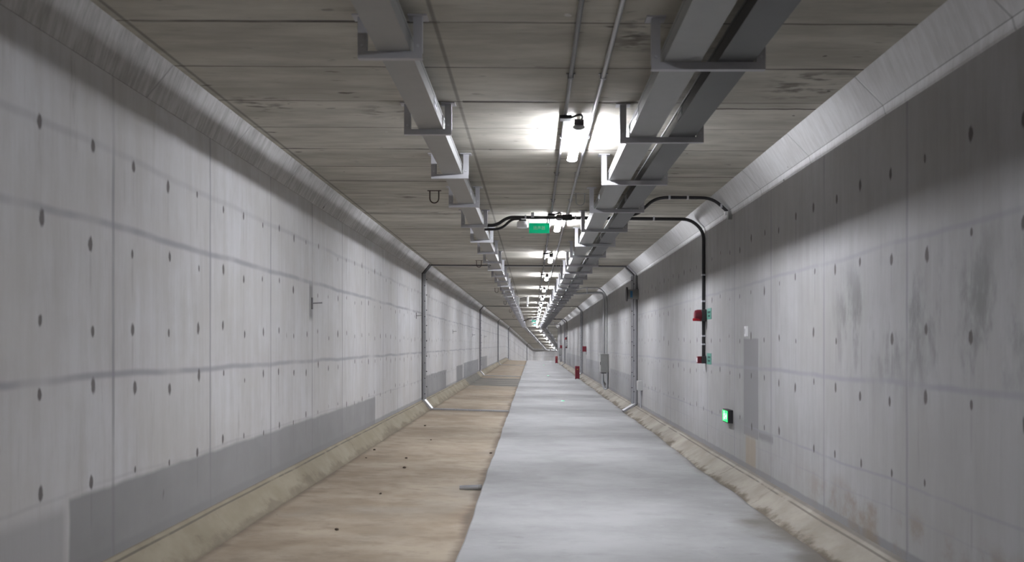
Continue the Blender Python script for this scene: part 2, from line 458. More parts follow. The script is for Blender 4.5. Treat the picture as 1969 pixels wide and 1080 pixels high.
def sweep(name, prof, mat, s0, s1, parent=None, closed=False, fine=2.0, uvs=None, flip=False, jit=None, smooth=False):
    """profile of (u, v) pushed along the tunnel; uv map = (metres along, uvs[i])"""
    bm = bmesh.new(); L = bm.loops.layers.uv.new('UVMap')
    ss_ = samples(s0, s1, fine)
    rings = []
    for s in ss_:
        pr = jit(s, prof) if jit else prof
        rings.append([bm.verts.new(P(u, s, v)) for u, v in pr])
    n = len(prof); m = n if closed else n-1
    for j in range(len(ss_)-1):
        for i in range(m):
            k = (i+1) % n
            f = bm.faces.new((rings[j][i], rings[j][k], rings[j+1][k], rings[j+1][i]))
            q = [(ss_[j], i), (ss_[j], k), (ss_[j+1], k), (ss_[j+1], i)]
            for lp, (sv, iv) in zip(f.loops, q):
                lp[L].uv = (sv, uvs[iv] if uvs else 0.0)
            if flip: f.normal_flip()
            f.smooth = smooth
    if closed:
        bm.faces.new(rings[0][::-1]); bm.faces.new(rings[-1])
        bmesh.ops.recalc_face_normals(bm, faces=bm.faces)
    me = D.meshes.new(name); bm.to_mesh(me); bm.free()
    me.materials.append(M[mat])
    o = D.objects.new(name, me); COL.objects.link(o)
    if parent: o.parent = parent
    return o

# ------------------------------------------------------------------ the shell
UL, UR = -2.65, 2.50
TL, BL = 1.69, -1.335          # left wall top / bottom
TR, BR = 1.665, -1.45
CL, CR = (-2.465, 1.915), (2.28, 1.888)
FL = (-2.45, -1.57)
def ceil_v(u): return CL[1]+(CR[1]-CL[1])*(u-CL[0])/(CR[0]-CL[0])
W = 0.25                       # real thickness of the lining
def st(o, label): return tag(o, label, None, None, 'structure')
def vs(a, b, n): return [a+(b-a)*i/n for i in range(n+1)]
def shell(name, face, back, mat, uvs, label, jit=None, fine=2.0):
    prof = face+back
    for a, b in ((S0, 92.0), (92.0, S1-4)):     # poured in two lengths, meeting where the bend begins
        st(sweep(name, prof, mat, a, b, closed=True, fine=fine, uvs=list(uvs)+[uvs[-1]]*len(back), jit=jit), label)
shell('wall_left', [(UL, BL-0.35), (UL, TL)], [(UL-W, TL+0.2), (UL-W, BL-0.35)], 'wall_left', [BL-0.35, TL], 'left bare concrete wall with tie holes')
shell('wall_right', [(UR, TR), (UR, BR-0.3)], [(UR+W, BR-0.3), (UR+W, TR+0.2)], 'wall_right', [TR, BR-0.3], 'right bare concrete wall with tie holes')
shell('trim_1', [(UL, TL), CL], [(CL[0], CL[1]+W), (UL-W, CL[1]+W), (UL-W, TL)], 'haunch_left', [0, 0.29], 'sloping concrete haunch along the left wall top')
shell('trim_2', [CR, (UR-0.022, TR+0.022), (UR-0.014, TR-0.005), (UR-0.008, TR-0.03), (UR+0.01, TR-0.06)], [(UR+W, TR), (UR+W, CR[1]+W), (CR[0], CR[1]+W)], 'haunch_right', [0.31, 0, -0.03, -0.06, -0.09], 'sloping concrete haunch along the right wall top')
cu = [CL[0]+(CR[0]-CL[0])*i/4 for i in range(5)]
shell('ceiling', [(u, ceil_v(u)) for u in cu], [(CR[0], CR[1]+W), (CL[0], CL[1]+W)], 'ceiling', cu, 'flat concrete ceiling with formwork lines')
SE = -0.56
def slab_l(s):
    return SE+0.006*math.sin(s*0.9)+0.004*math.sin(s*2.3+1)+0.003*math.sin(s*5.1)
def slab_r(s):
    return 2.19+0.02*math.sin(s*0.7+2)+0.014*math.sin(s*1.9)+0.008*math.sin(s*4.3+.5)
fu = [FL[0], -1.8, -1.2, SE, 2.3]
fv = [FL[1], -1.59, -1.61, -1.625, -1.68]
shell('floor', list(zip(fu, fv))[::-1], [(FL[0]-0.1, -1.9), (2.3, -1.9)], 'floor', fu[::-1], 'dusty brown concrete floor left of the pale walkway')
def slab_jit(s, prof):
    a, b = slab_l(s), slab_r(s)
    return [(a-0.01, -1.64), (a, -1.592), (a+0.012, -1.585), (0.6, -1.595), (b-0.03, -1.613), (b+0.02, -1.632), (b+0.02, -1.72)]
shell('walkway', [(0, 0)]*7, [], 'slab', [-.57, -.57, -.55, 0.6, 2.15, 2.2, 2.2], 'pale grey raised concrete walkway strip', jit=slab_jit, fine=0.25)
def cj(s, prof):
    k = 0.006*math.sin(s*1.3)+0.004*math.sin(s*3.7)
    return [(u+k*(1 if 0 < i < 3 else 0), v) for i, (u, v) in enumerate(prof)]
shell('baseboard_left', [(UL, BL), (UL+0.035, BL-0.03), (FL[0], FL[1]+0.01), (FL[0]+0.02, FL[1]-0.05)], [(UL, -1.75)], 'curb_left', [0.31, 0.27, 0.0, -0.05], 'sloping sandy kerb at the foot of the left wall', jit=cj, fine=0.5)
shell('baseboard_right', [(2.10, -1.70), (2.18, -1.64), (2.44, -1.49), (UR, BR)], [(UR, -1.8), (2.1, -1.8)], 'curb_right', [-0.05, 0.0, 0.27, 0.33], 'sloping sandy kerb at the foot of the right wall', jit=cj, fine=0.5)
# ends of the modelled length
for nm, s, lab in (('wall_front', S0+0.05, 'end wall behind the camera'), ('wall_back', S1-4.1, 'end wall beyond the far bend')):
    b = B()
    b.box(UL-W, UR+W, 0, 0.1, -1.9, CL[1]+W)
    o = b.build(nm, 'haunch_left'); o.matrix_world = frame(0, s, 0); st(o, lab)

# ------------------------------------------------------------------ wording for repeated things
ORD = ['nearest', 'second', 'third', 'fourth', 'fifth', 'sixth', 'seventh', 'eighth', 'ninth', 'tenth', 'eleventh', 'twelfth', 'thirteenth', 'fourteenth', 'fifteenth']
JOINTS = [23.2, 48.2, 73.2, 98.2, 123.2]
SEG = ['before the first wall joint', 'after the first wall joint', 'after the second wall joint', 'after the third wall joint', 'after the fourth wall joint', 'after the fifth wall joint']
_cnt = {}
def where(key, s):
    k = sum(1 for j in JOINTS if s > j)
    n = _cnt.get((key, k), 0); _cnt[(key, k)] = n+1
    return ORD[n], SEG[k]

# ------------------------------------------------------------------ cable trays
def tray(label, mat, u0, u1, v0, v1, name='cable_tray'):
    t = thing(name, label, 'cable tray', (u0+u1)/2, 0, v0)
    def part(nm, prof, m, a, b):
        o = sweep(nm, prof, m, a, b, closed=True, fine=4.0)
        o.parent = t; o.matrix_parent_inverse = t.matrix_world.inverted()
        return o
    part('trough', [(u0, v0), (u1, v0), (u1, v1), (u1-0.004, v1), (u1-0.004, v0+0.004), (u0+0.004, v0+0.004), (u0+0.004, v1), (u0, v1)], mat, S0+1, 160)
    part('lid', [(u0-0.004, v1-0.014), (u0-0.004, v1+0.004), (u1+0.004, v1+0.004), (u1+0.004, v1-0.014), (u1+0.0005, v1-0.014), (u1+0.0005, v1), (u0-0.0005, v1), (u0-0.0005, v1-0.014)], mat, S0+1, 160)
    for s in [7.0+4.04*k for k in range(11)]:
        for uu, rv in ((u0-0.004, u0-0.007), (u1, u1+0.004)):
            b = B()
            cx = (u0+u1)/2
            b.box(uu-cx, uu+0.004-cx, s-0.09, s+0.09, 0.012, v1-v0-0.018)
            for ds in (-0.06, -0.02, 0.02, 0.06):
                b.box(rv-cx, rv+0.004-cx, s+ds-0.006, s+ds+0.006, 0.04, 0.052)
            b.build('splice_plate', 'zinc', t)
    return t
VL, VR = 1.70, 1.636
TRAYS = [('single', tray('narrow grey steel cable tray hung from the ceiling left of the lights', 'tray', -0.90, -0.708, VL, VL+0.10)),
         ('pale', tray('pale grey steel cable tray nearer the lights, first of the right pair', 'tray', 0.762, 0.975, VR, VR+0.09)),
         ('dark', tray('grey steel cable tray with painted-in shade nearer the right wall, outer of the right pair', 'tray_shaded', 1.072, 1.280, VR, VR+0.09))]

def channel(b, x0, x1, y, z0, z1, t=0.004, d=0.045):       # upright or flat C section with its web towards the camera
    b.prism([(x0, y), (x1, y), (x1, y+d), (x1-t, y+d), (x1-t, y+t), (x0+t, y+t), (x0+t, y+d), (x0, y+d)], 'z', z0, z1)
    return b
def make_bracket(u0, u1, v, name='tray_hanger'):
    """U-shaped hanger: two posts, an arm under the tray, a plate at each post top"""
    t = thing(name, '', 'bracket', (u0+u1)/2, 0, v)
    w = (u1-u0)/2; p = 0.052
    for sx in (-1, 1):
        x0, x1 = (-w, -w+p) if sx < 0 else (w-p, w)
        top = ceil_v((u0+u1)/2+sx*w)-v
        channel(B(), x0, x1, 0, 0.0, top).build('post', 'bracket', t)
        B().box(x0-0.03, x1+0.03, -0.03, 0.085, top-0.008, top+0.002).build('base_plate', 'bracket', t)
    a = B()
    z1 = -0.0; z0 = -0.043
    a.prism([(0, z0), (0, z1), (0.045, z1), (0.045, z1-0.004), (0.004, z1-0.004), (0.004, z0+0.004), (0.045, z0+0.004), (0.045, z0)], 'x', -w, w)
    a.build('arm', 'bracket', t)
    for sx in (-1, 1):
        B().cyl((sx*(w-p/2), -0.008, 0.03), (sx*(w-p/2), 0.001, 0.03), 0.009, 6).build('bolt', 'zinc', t)
    return t
def dup(root, m, label, group=None):
    r = root.copy(); COL.objects.link(r); r.matrix_world = m; r['label'] = label
    if group: r['group'] = group
    for ch in list(root.children):
        c = ch.copy(); COL.objects.link(c); c.parent = r
        c.matrix_parent_inverse = ch.matrix_parent_inverse.copy()
        for g in ch.children:
            d = g.copy(); COL.objects.link(d); d.parent = c
    return r
for side, (u0, u1, v) in (('left', (-1.015, -0.640, VL)), ('right', (0.69, 1.352, VR))):
    proto = make_bracket(u0, u1, v)
    k = 0
    while True:
        s = 5.58+2.02*k
        if s > 147: break
        o_, seg = where('br'+side, s)
        lab = ('%s zinc hanger under the %s, %s' % (o_, 'single left cable tray' if side == 'left' else 'right pair of cable trays', seg))
        m = frame((u0+u1)/2, s, v)
        # every hanger was set by hand: tiny turns
        m = m @ Matrix.Rotation(random.uniform(-0.02, 0.02) if k else 0.0, 4, 'Z')
        g = 'hangers under the %s cable tray' % side
        if k == 0:
            proto.matrix_world = m; proto['label'] = lab; proto['group'] = g
        else:
            dup(proto, m, lab, g)
        k += 1

# ------------------------------------------------------------------ ceiling lights and the two conduits feeding them
ULAMP = 0.385
def light(glow='lamp', v=1.80):
    t = thing('tube_light', '', 'ceiling light', ULAMP, 0, v)
    c = ceil_v(ULAMP)-v
    B().prism([(-0.032, 0.016), (-0.028, 0.055), (0.028, 0.055), (0.032, 0.016)], 'y', -0.71, 0.71).build('housing', 'housing', t)
    pr = [(0.046*math.cos(2*math.pi*i/16), 0.019*math.sin(2*math.pi*i/16)) for i in range(16)]
    B().prism(pr, 'y', -0.69, 0.69).build('diffuser', glow, t, True)['label'] = 'glowing white diffuser'
    for y0, y1 in ((-0.73, -0.69), (0.69, 0.71)):
        B().prism([(x*1.08, z*1.15) for x, z in pr], 'y', y0, y1).build('end_cap', 'housing', t, True)
    for y in (-0.4, 0.4):
        B().box(-0.04, 0.04, y-0.015, y+0.015, 0.053, 0.061).box(-0.04, -0.034, y-0.015, y+0.015, 0.055, c).box(0.034, 0.04, y-0.015, y+0.015, 0.055, c).build('clip', 'zinc', t)
    # black junction box on the left conduit, with a short lead to the lamp
    B().box(-0.165, -0.065, -0.90, -0.78, 0.03, 0.06, 0.006).build('junction_box', 'black', t)
    B().tube(rounded([(-0.07, -0.84, 0.05), (0.0, -0.85, 0.075), (0.03, -0.80, 0.07), (0.0, -0.73, 0.02)], 0.05), 0.010).build('lead', 'black', t)
    B().box(-0.04, 0.04, -0.755, -0.735, 0.012, 0.058).build('gland_plate', 'stub', t)
    return t
lp = light('lamp_dimmed')
k = -3
while True:
    s = 8.7+5.88*k
    if s > 147: break
    if k < 0:
        lab = 'dim lit tube light on the ceiling behind the camera, %s one back' % ORD[-1-k].replace('nearest', 'first')
    else:
        o_, seg = where('lamp', s)
        lab = '%s lit white tube light on the ceiling, %s' % (o_, seg)
    m = frame(ULAMP, s, 1.80)
    if k == 0:                                   # full strength from here on; unseen tubes behind the camera are dimmed ones
        lp = light()
        lp.matrix_world = m; lp['label'] = lab; lp['group'] = 'tube lights along the ceiling'
    elif k == -3:
        lp.matrix_world = m; lp['label'] = lab; lp['group'] = 'tube lights along the ceiling'
    else:
        dup(lp, m, lab, 'tube lights along the ceiling')
    k += 1
for u, lab, r, cm_ in ((0.268, 'thin steel conduit along the ceiling left of the tube lights', 0.015, 'conduit_dull'), (0.495, 'thin steel conduit along the ceiling right of the tube lights', 0.015, 'conduit')):
    t = thing('conduit', lab, 'conduit', u, 0, ceil_v(u)-r-0.006)
    prof = [(u+r*math.cos(2*math.pi*i/10), ceil_v(u)-r-0.006+r*math.sin(2*math.pi*i/10)) for i in range(10)]
    o = sweep('pipe', prof, cm_, S0+1, 160, closed=True, fine=4.0, smooth=True)
    o.parent = t; o.matrix_parent_inverse = t.matrix_world.inverted()
    for s in [6.75+1.95*i for i in range(14)]:
        B().box(-0.032, 0.032, s-0.012, s+0.012, r-0.002, r+0.005).box(-0.021, -0.016, s-0.012, s+0.012, -0.012, r).box(0.016, 0.021, s-0.012, s+0.012, -0.012, r).box(-0.021, 0.021, s-0.012, s+0.012, -0.0195, -0.0155).build('saddle', cm_, t)

# ------------------------------------------------------------------ expansion joints: covers round the ring
def strip(b, p, q, inward, s0, s1, t):       # bar lying on the lining from p to q (u, v), standing t proud of it
    ix, iz = inward
    a = [(p[0]-ix*0.004, p[1]-iz*0.004), (q[0]-ix*0.004, q[1]-iz*0.004), (q[0]+ix*t, q[1]+iz*t), (p[0]+ix*t, p[1]+iz*t)]
    b.prism(a, 'y', s0, s1)
    return b
JN = ['first', 'second', 'third', 'fourth', 'fifth']
for n, J in enumerate(JOINTS):
    t = thing('joint_cover', '%s steel joint cover ring from the camera, around walls and ceiling' % JN[n], 'joint cover', 0, J, 0, 'steel joint covers across the tunnel')
    il, ir = (0.77, -0.64), (-0.71, -0.70)
    ic = (0.0, -1.0)
    cp = (FL[0]-UL, FL[1]-BL); cl = math.hypot(*cp); icl = (-cp[1]/cl, cp[0]/cl)
    strip(B(), (UL, BL+0.01), (UL, TL), (1, 0), -0.15, -0.075, 0.055).build('wall_strip', 'cover', t)
    strip(B(), (UL, BL+0.01), (UL, TL), (1, 0), -0.06, 0.14, 0.075).build('wall_strip', 'cover', t)
    strip(B(), (UL, BL+0.01), (UL, TL), (1, 0), -0.21, -0.15, 0.012).build('seal', 'rubber', t)
    strip(B(), (UL, TL), CL, il, -0.22, 0.10, 0.02).build('seal', 'rubber', t)
    strip(B(), (UL, TL), CL, il, 0.10, 0.22, 0.03).build('haunch_strip', 'cover', t)
    strip(B(), CL, CR, ic, -0.07, 0.05, 0.02).build('ceiling_seal', 'rubber', t)
    strip(B(), CL, CR, ic, 0.05, 0.28, 0.012).build('ceiling_strip', 'cover', t)
    strip(B(), CR, (UR, TR), ir, -0.25, -0.05, 0.03).build('haunch_strip', 'cover', t)
    strip(B(), CR, (UR, TR), ir, -0.05, 0.08, 0.05).build('seal', 'rubber', t)
    strip(B(), CR, (UR, TR), ir, 0.08, 0.25, 0.06).build('haunch_strip', 'cover', t)
    strip(B(), (UR, BR+0.01), (UR, TR), (-1, 0), -0.29, -0.25, 0.015).build('seal', 'rubber', t)
    strip(B(), (UR, BR+0.01), (UR, TR), (-1, 0), -0.22, 0.0, 0.05).build('wall_strip', 'cover', t)
    strip(B(), (UR, BR+0.01), (UR, TR), (-1, 0), 0.03, 0.20, 0.085).build('wall_strip', 'cover', t)
    strip(B(), (UR, BR+0.01), (UR, TR), (-1, 0), 0.22, 0.26, 0.10).build('wall_strip', 'cover', t)
    strip(B(), (UL, BL), FL, icl, -0.16, 0.16, 0.05).build('kerb_plate', 'zinc', t)
    strip(B(), (2.19, -1.625), (2.47, -1.46), (-0.5, 0.87), -0.18, 0.18, 0.04).build('kerb_plate', 'cover', t)
    # floor bar in sections
    us = [FL[0]+0.0+i*0.30 for i in range(7)]
    for i, a in enumerate(us):
        b_ = min(a+0.292, SE-0.02)
        va = -1.57-0.055*(a-FL[0])/1.89; vb = -1.57-0.055*(b_-FL[0])/1.89
        strip(B(), (a, va), (b_, vb), (0, 1), -0.07, 0.09, 0.028).build('floor_bar', 'zinc', t)
    if n < 2:
        for i in range(8):
            v = -1.1+i*0.37
            for (u, du, ds) in ((UL+0.075, 0.022, 0.09), (UL+0.055, 0.02, -0.11), (UR-0.05, -0.022, -0.05), (UR-0.085, -0.022, 0.06)):
                B().cyl((u, ds, v+ds*0.8), (u+du, ds, v+ds*0.8), 0.013, 6).build('bolt', 'stub', t)

# ------------------------------------------------------------------ ceiling conduit runs to the right wall
def run(name, label, cat, pts, r, rad, mat, origin, clips=(), group=None):
    """conduit through (u, s, v) points; its parts are local to origin"""
    ou, os_, ov = origin
    t = thing(name, label, cat, ou, os_, ov, group)
    loc = [(u-ou, s-os_, v-ov) for u, s, v in pts]
    B().tube(rounded(loc, rad), r, 10).build('pipe', mat, t, True)
    for (u, s, v, ax) in clips:
        x, y, z = u-ou, s-os_, v-ov
        h = 0.030
        if ax == 'u': B().box(x-0.012, x+0.012, y-h, y+h, z-r-0.003, z+r+0.003).build('saddle', 'zinc', t)
        else: B().box(x-r-0.003, x+r+0.003, y-h, y+h, z-0.012, z+0.012).build('saddle', 'zinc', t)
    return t
def alarm_set(s, tail, g):
    """black conduit from the left tray over to the right wall, with siren, call point and their tags"""
    A = 1.835
    t = run('alarm_conduit', 'black conduit over the ceiling and down the right wall to the %s red alarms' % tail, 'conduit',
        [(-0.70, s, 1.715), (-0.52, s, 1.715), (-0.36, s, A), (2.28, s, A-0.03), (UR-0.03, s, TR-0.03), (UR-0.03, s, -0.22)], 0.024, 0.12, 'black', (0, s, 0),
        clips=((0.62, s, A-0.008, 'u'), (1.75, s, A-0.02, 'u'), (-0.1, s, A, 'u'), (UR-0.03, s, 1.0, 'v'), (UR-0.03, s, 0.62, 'v'), (UR-0.03, s, 0.12, 'v'), (UR-0.03, s, 0.0, 'v')), group=g)
    B().tube(rounded([(-0.70, 0.12, 1.672), (-0.46, 0.12, 1.672), (-0.30, 0.06, A-0.02), (-0.16, 0.03, A-0.02)], 0.12), 0.019, 10).build('pipe', 'black', t, True)
    B().box(-0.19, -0.05, -0.035, 0.06, A-0.045, A+0.035, 0.005).build('tee_box', 'black', t)
    B().box(-0.022, 0.022, -0.024, 0.024, A-0.01, ceil_v(0.4)+0.001).build('saddle', 'zinc', t)
    t.children[-1].location = (0.62, 0, 0)
    u = UR-0.05
    # siren with a red beacon
    q = thing('alarm_siren', 'red siren beacon at eye level on the %s black wall conduit' % tail, 'alarm', u, s-0.02, 0.415, g)
    B().box(-0.022, 0.05, -0.075, 0.075, -0.085, 0.085, 0.008).build('back_box', 'stub', q)
    rot = Matrix.Translation((-0.02, 0, 0.0)) @ Matrix.Rotation(-math.pi/2, 4, 'Y')
    B().lathe([(0.085, 0), (0.082, 0.06), (0.070, 0.09), (0.045, 0.10)], rot, 18).build('body', 'red', q, True)
    rot = Matrix.Translation((-0.075, 0, -0.062))
    B().lathe([(0.062, -0.018), (0.066, -0.005), (0.066, 0.018), (0.05, 0.024)], rot, 18).build('lens', 'red_bright', q, True)
    # call point
    q = thing('call_point', 'small red call point at the foot of the %s black wall conduit' % tail, 'alarm', u, s-0.02, -0.225, g)
    B().box(-0.02, 0.05, -0.05, 0.05, -0.052, 0.052, 0.004).build('back_box', 'stub', q)
    B().box(-0.075, -0.02, -0.048, 0.048, -0.05, 0.05, 0.006).build('cover', 'red', q)
    B().box(-0.079, -0.074, -0.03, 0.03, -0.03, 0.03).build('press_plate', 'white', q)
    for v, w in ((0.43, 'upper'), (-0.205, 'lower')):
        q = thing('wall_tag', '%s pale green tag on the right wall beside the %s red alarms' % (w, tail), 'sign', UR, s-0.30, v, g)
        B().box(-0.006, 0.004, -0.16, 0.16, -0.078, 0.078).build('plate', 'green_pale', q)
        for z, hw in ((0.022, 0.10), (-0.03, 0.075)):
            B().box(-0.0075, -0.005, -hw, hw, z-0.014, z+0.014).build('print', 'sign_dark', q)
    # loudspeaker and hanging green sign
    q = thing('loudspeaker', 'white round loudspeaker under the conduit beside the %s hanging green sign' % tail, 'loudspeaker', -0.145, s+0.0, A, g)
    B().box(-0.05, 0.05, -0.03, 0.03, -0.065, -0.035).build('mount', 'stub', q)
    B().lathe([(0.075, -0.155), (0.083, -0.15), (0.076, -0.07), (0.06, -0.06)], Matrix.Identity(4), 20).build('body', 'white', q, True)
    q = thing('hanging_sign', '%s green sign with three white characters hanging under the ceiling conduit' % tail, 'sign', 0.097, s-0.02, 1.672, g)
    B().box(-0.148, 0.148, -0.003, 0.003, -0.075, 0.075).build('panel', 'green', q)
    B().box(-0.149, 0.149, -0.0035, 0.0035, 0.070, 0.0765).box(-0.149, 0.149, -0.0035, 0.0035, -0.0765, -0.071).box(0.143, 0.1495, -0.0035, 0.0035, -0.0765, 0.0765).build('edge', 'signedge', q)
    for x in (-0.14, 0.13):
        B().cyl((x, 0, 0.07), (x, 0.01, A-1.672-0.015), 0.003, 6).build('wire', 'zinc', q)
    cu_ = D.curves.new('lettering', 'FONT'); cu_.body = '扬声器'; cu_.size = 0.058
    cu_.align_x = 'CENTER'; cu_.align_y = 'CENTER'; cu_.extrude = 0.0008; cu_.resolution_u = 2
    o = D.objects.new('tmp', cu_); COL.objects.link(o)
    bpy.context.view_layer.update()
    me = D.meshes.new_from_object(o.evaluated_get(bpy.context.evaluated_depsgraph_get()))
    D.objects.remove(o)
    me.materials.clear(); me.materials.append(M['white_print'])
    o = D.objects.new('lettering', me); COL.objects.link(o); o.parent = q
    o.rotation_euler = (math.pi/2, 0, 0); o.location = (0, -0.0045, 0.0)
alarm_set(13.9, 'nearer', 'nearer alarm and loudspeaker group')
alarm_set(69.2, 'farther', 'farther alarm and loudspeaker group')

# black conduit that ends in a small box on the right wall top
s = 12.1
t = run('conduit_drop', 'short black conduit bending over the right haunch to a small grey box', 'conduit',
    [(1.24, s+0.35, 1.66), (1.36, s+0.30, 1.68), (1.55, s, 1.845), (2.26, s, 1.84), (UR-0.035, s, TR-0.01)], 0.020, 0.15, 'black', (2.0, s, 1.8),
    clips=((1.72, s, 1.845, 'u'), (1.95, s, 1.843, 'u'), (2.37, s, 1.735, 'u')))
q = thing('wall_box', 'small pale grey box on top of the right wall at the black conduit end', 'box', UR-0.03, s-0.02, TR-0.045)
B().box(-0.02, 0.032, -0.035, 0.035, -0.055, 0.055, 0.004).build('body', 'box', q)
B().box(-0.06, -0.02, -0.03, 0.03, 0.0, 0.045, 0.004).build('sensor_head', 'white', q)

# ------------------------------------------------------------------ escape sign and the little plate
q = thing('exit_sign', 'black wall box with glowing green running figure low on the right wall', 'sign', UR, 12.16, -0.905)
B().box(-0.065, 0.003, -0.16, 0.16, -0.082, 0.082, 0.005).build('case', 'black', q)
f = B().box(-0.0685, -0.064, -0.15, 0.15, -0.068, 0.068).build('lit_panel', 'exit_green', q)
g_ = B()
def seg(b, a, c, w):
    (y0, z0), (y1, z1) = a, c
    dy, dz = y1-y0, z1-z0; l = math.hypot(dy, dz); ny, nz = -dz/l*w/2, dy/l*w/2
    b.prism([(y0+ny, z0+nz), (y1+ny, z1+nz), (y1-ny, z1-nz), (y0-ny, z0-nz)], 'x', -0.0705, -0.0680)
for a, c, w in (((0.055, 0.03), (0.045, -0.005), 0.026), ((0.045, -0.005), (0.075, -0.025), 0.016), ((0.075, -0.025), (0.06, -0.055), 0.014), ((0.045, -0.005), (0.025, -0.03), 0.016), ((0.025, -0.03), (0.002, -0.03), 0.014), ((0.06, 0.028), (0.085, 0.005), 0.012), ((0.05, 0.028), (0.022, 0.015), 0.012), ((-0.10, 0), (-0.03, 0), 0.022), ((-0.10, 0.002), (-0.07, 0.035), 0.016), ((-0.10, -0.002), (-0.07, -0.035), 0.016)):
    seg(g_, a, c, w)
g_.lathe([(0.012, -0.0015), (0.012, 0.0015)], Matrix.Translation((-0.0690, 0.052, 0.050)) @ Matrix.Rotation(math.pi/2, 4, 'Y'), 12)
g_.build('pictogram', 'exit_white', q)
q = thing('switch_plate', 'small white plate above the grey mortar strip on the right wall', 'switch', UR, 11.2, 0.15)
B().box(-0.028, 0.003, -0.04, 0.04, -0.06, 0.06, 0.004).build('plate', 'white', q)
B().box(-0.033, -0.027, -0.02, 0.02, -0.03, 0.03, 0.002).build('rocker', 'housing', q)

# ------------------------------------------------------------------ flanged pipe stub and small box by the first joint
q = thing('pipe_stub', 'flanged grey pipe stub with blue label sticking out of the right wall', 'pipe', UR, 22.75, 1.18)
rot = Matrix.Rotation(-math.pi/2, 4, 'Y')
B().lathe([(0.115, -0.0), (0.115, 0.27)], rot, 24).build('barrel', 'stub_body', q, True)
B().lathe([(0.17, 0.255), (0.17, 0.29), (0.15, 0.292), (0.10, 0.292)], rot, 28).build('flange', 'stub', q, True)
B().lathe([(0.13, -0.003), (0.13, 0.02)], rot, 24).build('collar', 'stub_body', q, True)
b = B()
r = 0.1165
pr = [(r*math.cos(a)*1.0, r*math.sin(a)) for a in [math.pi+0.35+i*0.1 for i in range(13)]]
pr = [(p[0], p[1]) for p in pr]
arc = [(-r*math.cos(a), r*math.sin(a)) for a in [-0.75+i*0.12 for i in range(13)]]
b.prism(arc+[(p[0]*0.985, p[1]*0.985) for p in arc[::-1]], 'x', -0.20, -0.145)
b.build('label_sticker', 'blue', q)

q = thing('junction_box', 'small pale grey box low on the right wall before the first joint', 'box', UR, 22.0, -0.945)
B().box(-0.10, 0.003, -0.14, 0.14, -0.11, 0.11, 0.006).build('body', 'box_pale', q)
B().box(-0.106, -0.098, -0.125, 0.125, -0.095, 0.095, 0.003).build('lid', 'box_pale', q)
B().cyl((-0.03, -0.03, -0.11), (-0.03, -0.03, -0.505), 0.016).build('conduit', 'zinc', q)

# ------------------------------------------------------------------ cabinets fed by big conduits
def cabinet(s, which, g):
    q = thing('cabinet', 'grey steel cabinet on the right wall, %s from the camera' % which, 'electrical cabinet', UR, s, -0.63, g)
    B().box(-0.24, 0.003, -0.02, 0.62, -0.30, 0.30, 0.008).build('body', 'box', q)
    d = B().box(-0.262, -0.240, 0.0, 0.60, -0.285, 0.285, 0.004).build('door', 'box', q)
    B().box(-0.275, -0.262, 0.05, 0.08, -0.05, 0.05).build('handle', 'stub', d)
    B().box(-0.28, 0.0, -0.035, 0.635, 0.30, 0.318).build('rain_cap', 'box_pale', q)
    B().box(-0.23, -0.01, -0.024, -0.019, -0.27, 0.27).build('side_panel', 'box', q)
    z = 0.63
    p = run('cabinet_conduit', 'thick steel conduit from the ceiling trays down to the %s grey cabinet' % which, 'conduit',
        [(1.275, s+0.25, 1.68), (2.05, s+0.25, 1.70), (UR-0.14, s+0.22, 1.70), (UR-0.14, s+0.12, 1.35), (UR-0.14, s+0.10, -0.31)], 0.040, 0.35, 'conduit', (UR-0.14, s+0.1, 0), group=g)
    p2 = run('branch_conduit', 'thin steel conduit arching over the thick one above the %s grey cabinet' % which, 'conduit',
        [(1.275, s+0.3, 1.76), (1.45, s+0.3, 1.76), (1.62, s+0.2, 1.865), (2.25, s+0.2, 1.855), (UR-0.045, s+0.2, TR-0.06), (UR-0.045, s+0.2, -0.31)], 0.021, 0.15, 'conduit', (UR-0.1, s+0.1, 0), group=g)
    B().box(1.80-(UR-0.1)-0.015, 1.80-(UR-0.1)+0.015, 0.08, 0.12, 1.66, ceil_v(1.8)).build('hanger_strap', 'zinc', p2)
    o = B().tube(rounded([(-0.19, 0.08, -0.30), (-0.19, 0.08, -0.68), (-0.13, 0.06, -0.84), (-0.05, 0.04, -0.84), (-0.05, 0.03, -0.30)], 0.10), 0.038, 12).build('flexible_pipe', 'zinc', q, True)
    B().tube(rounded([(-0.16, 0.28, -0.30), (-0.16, 0.28, -0.60), (-0.06, 0.30, -0.76), (-0.035, 0.3, -0.80)], 0.10), 0.030, 12).build('flexible_pipe', 'conduit', q, True)
    B().box(-0.245, -0.02, 0.0, 0.5, -0.33, -0.30).build('gland_plate', 'stub', q)
cabinet(31.6, 'first', 'first grey cabinet and its conduits')
cabinet(82.0, 'second', 'second grey cabinet and its conduits')

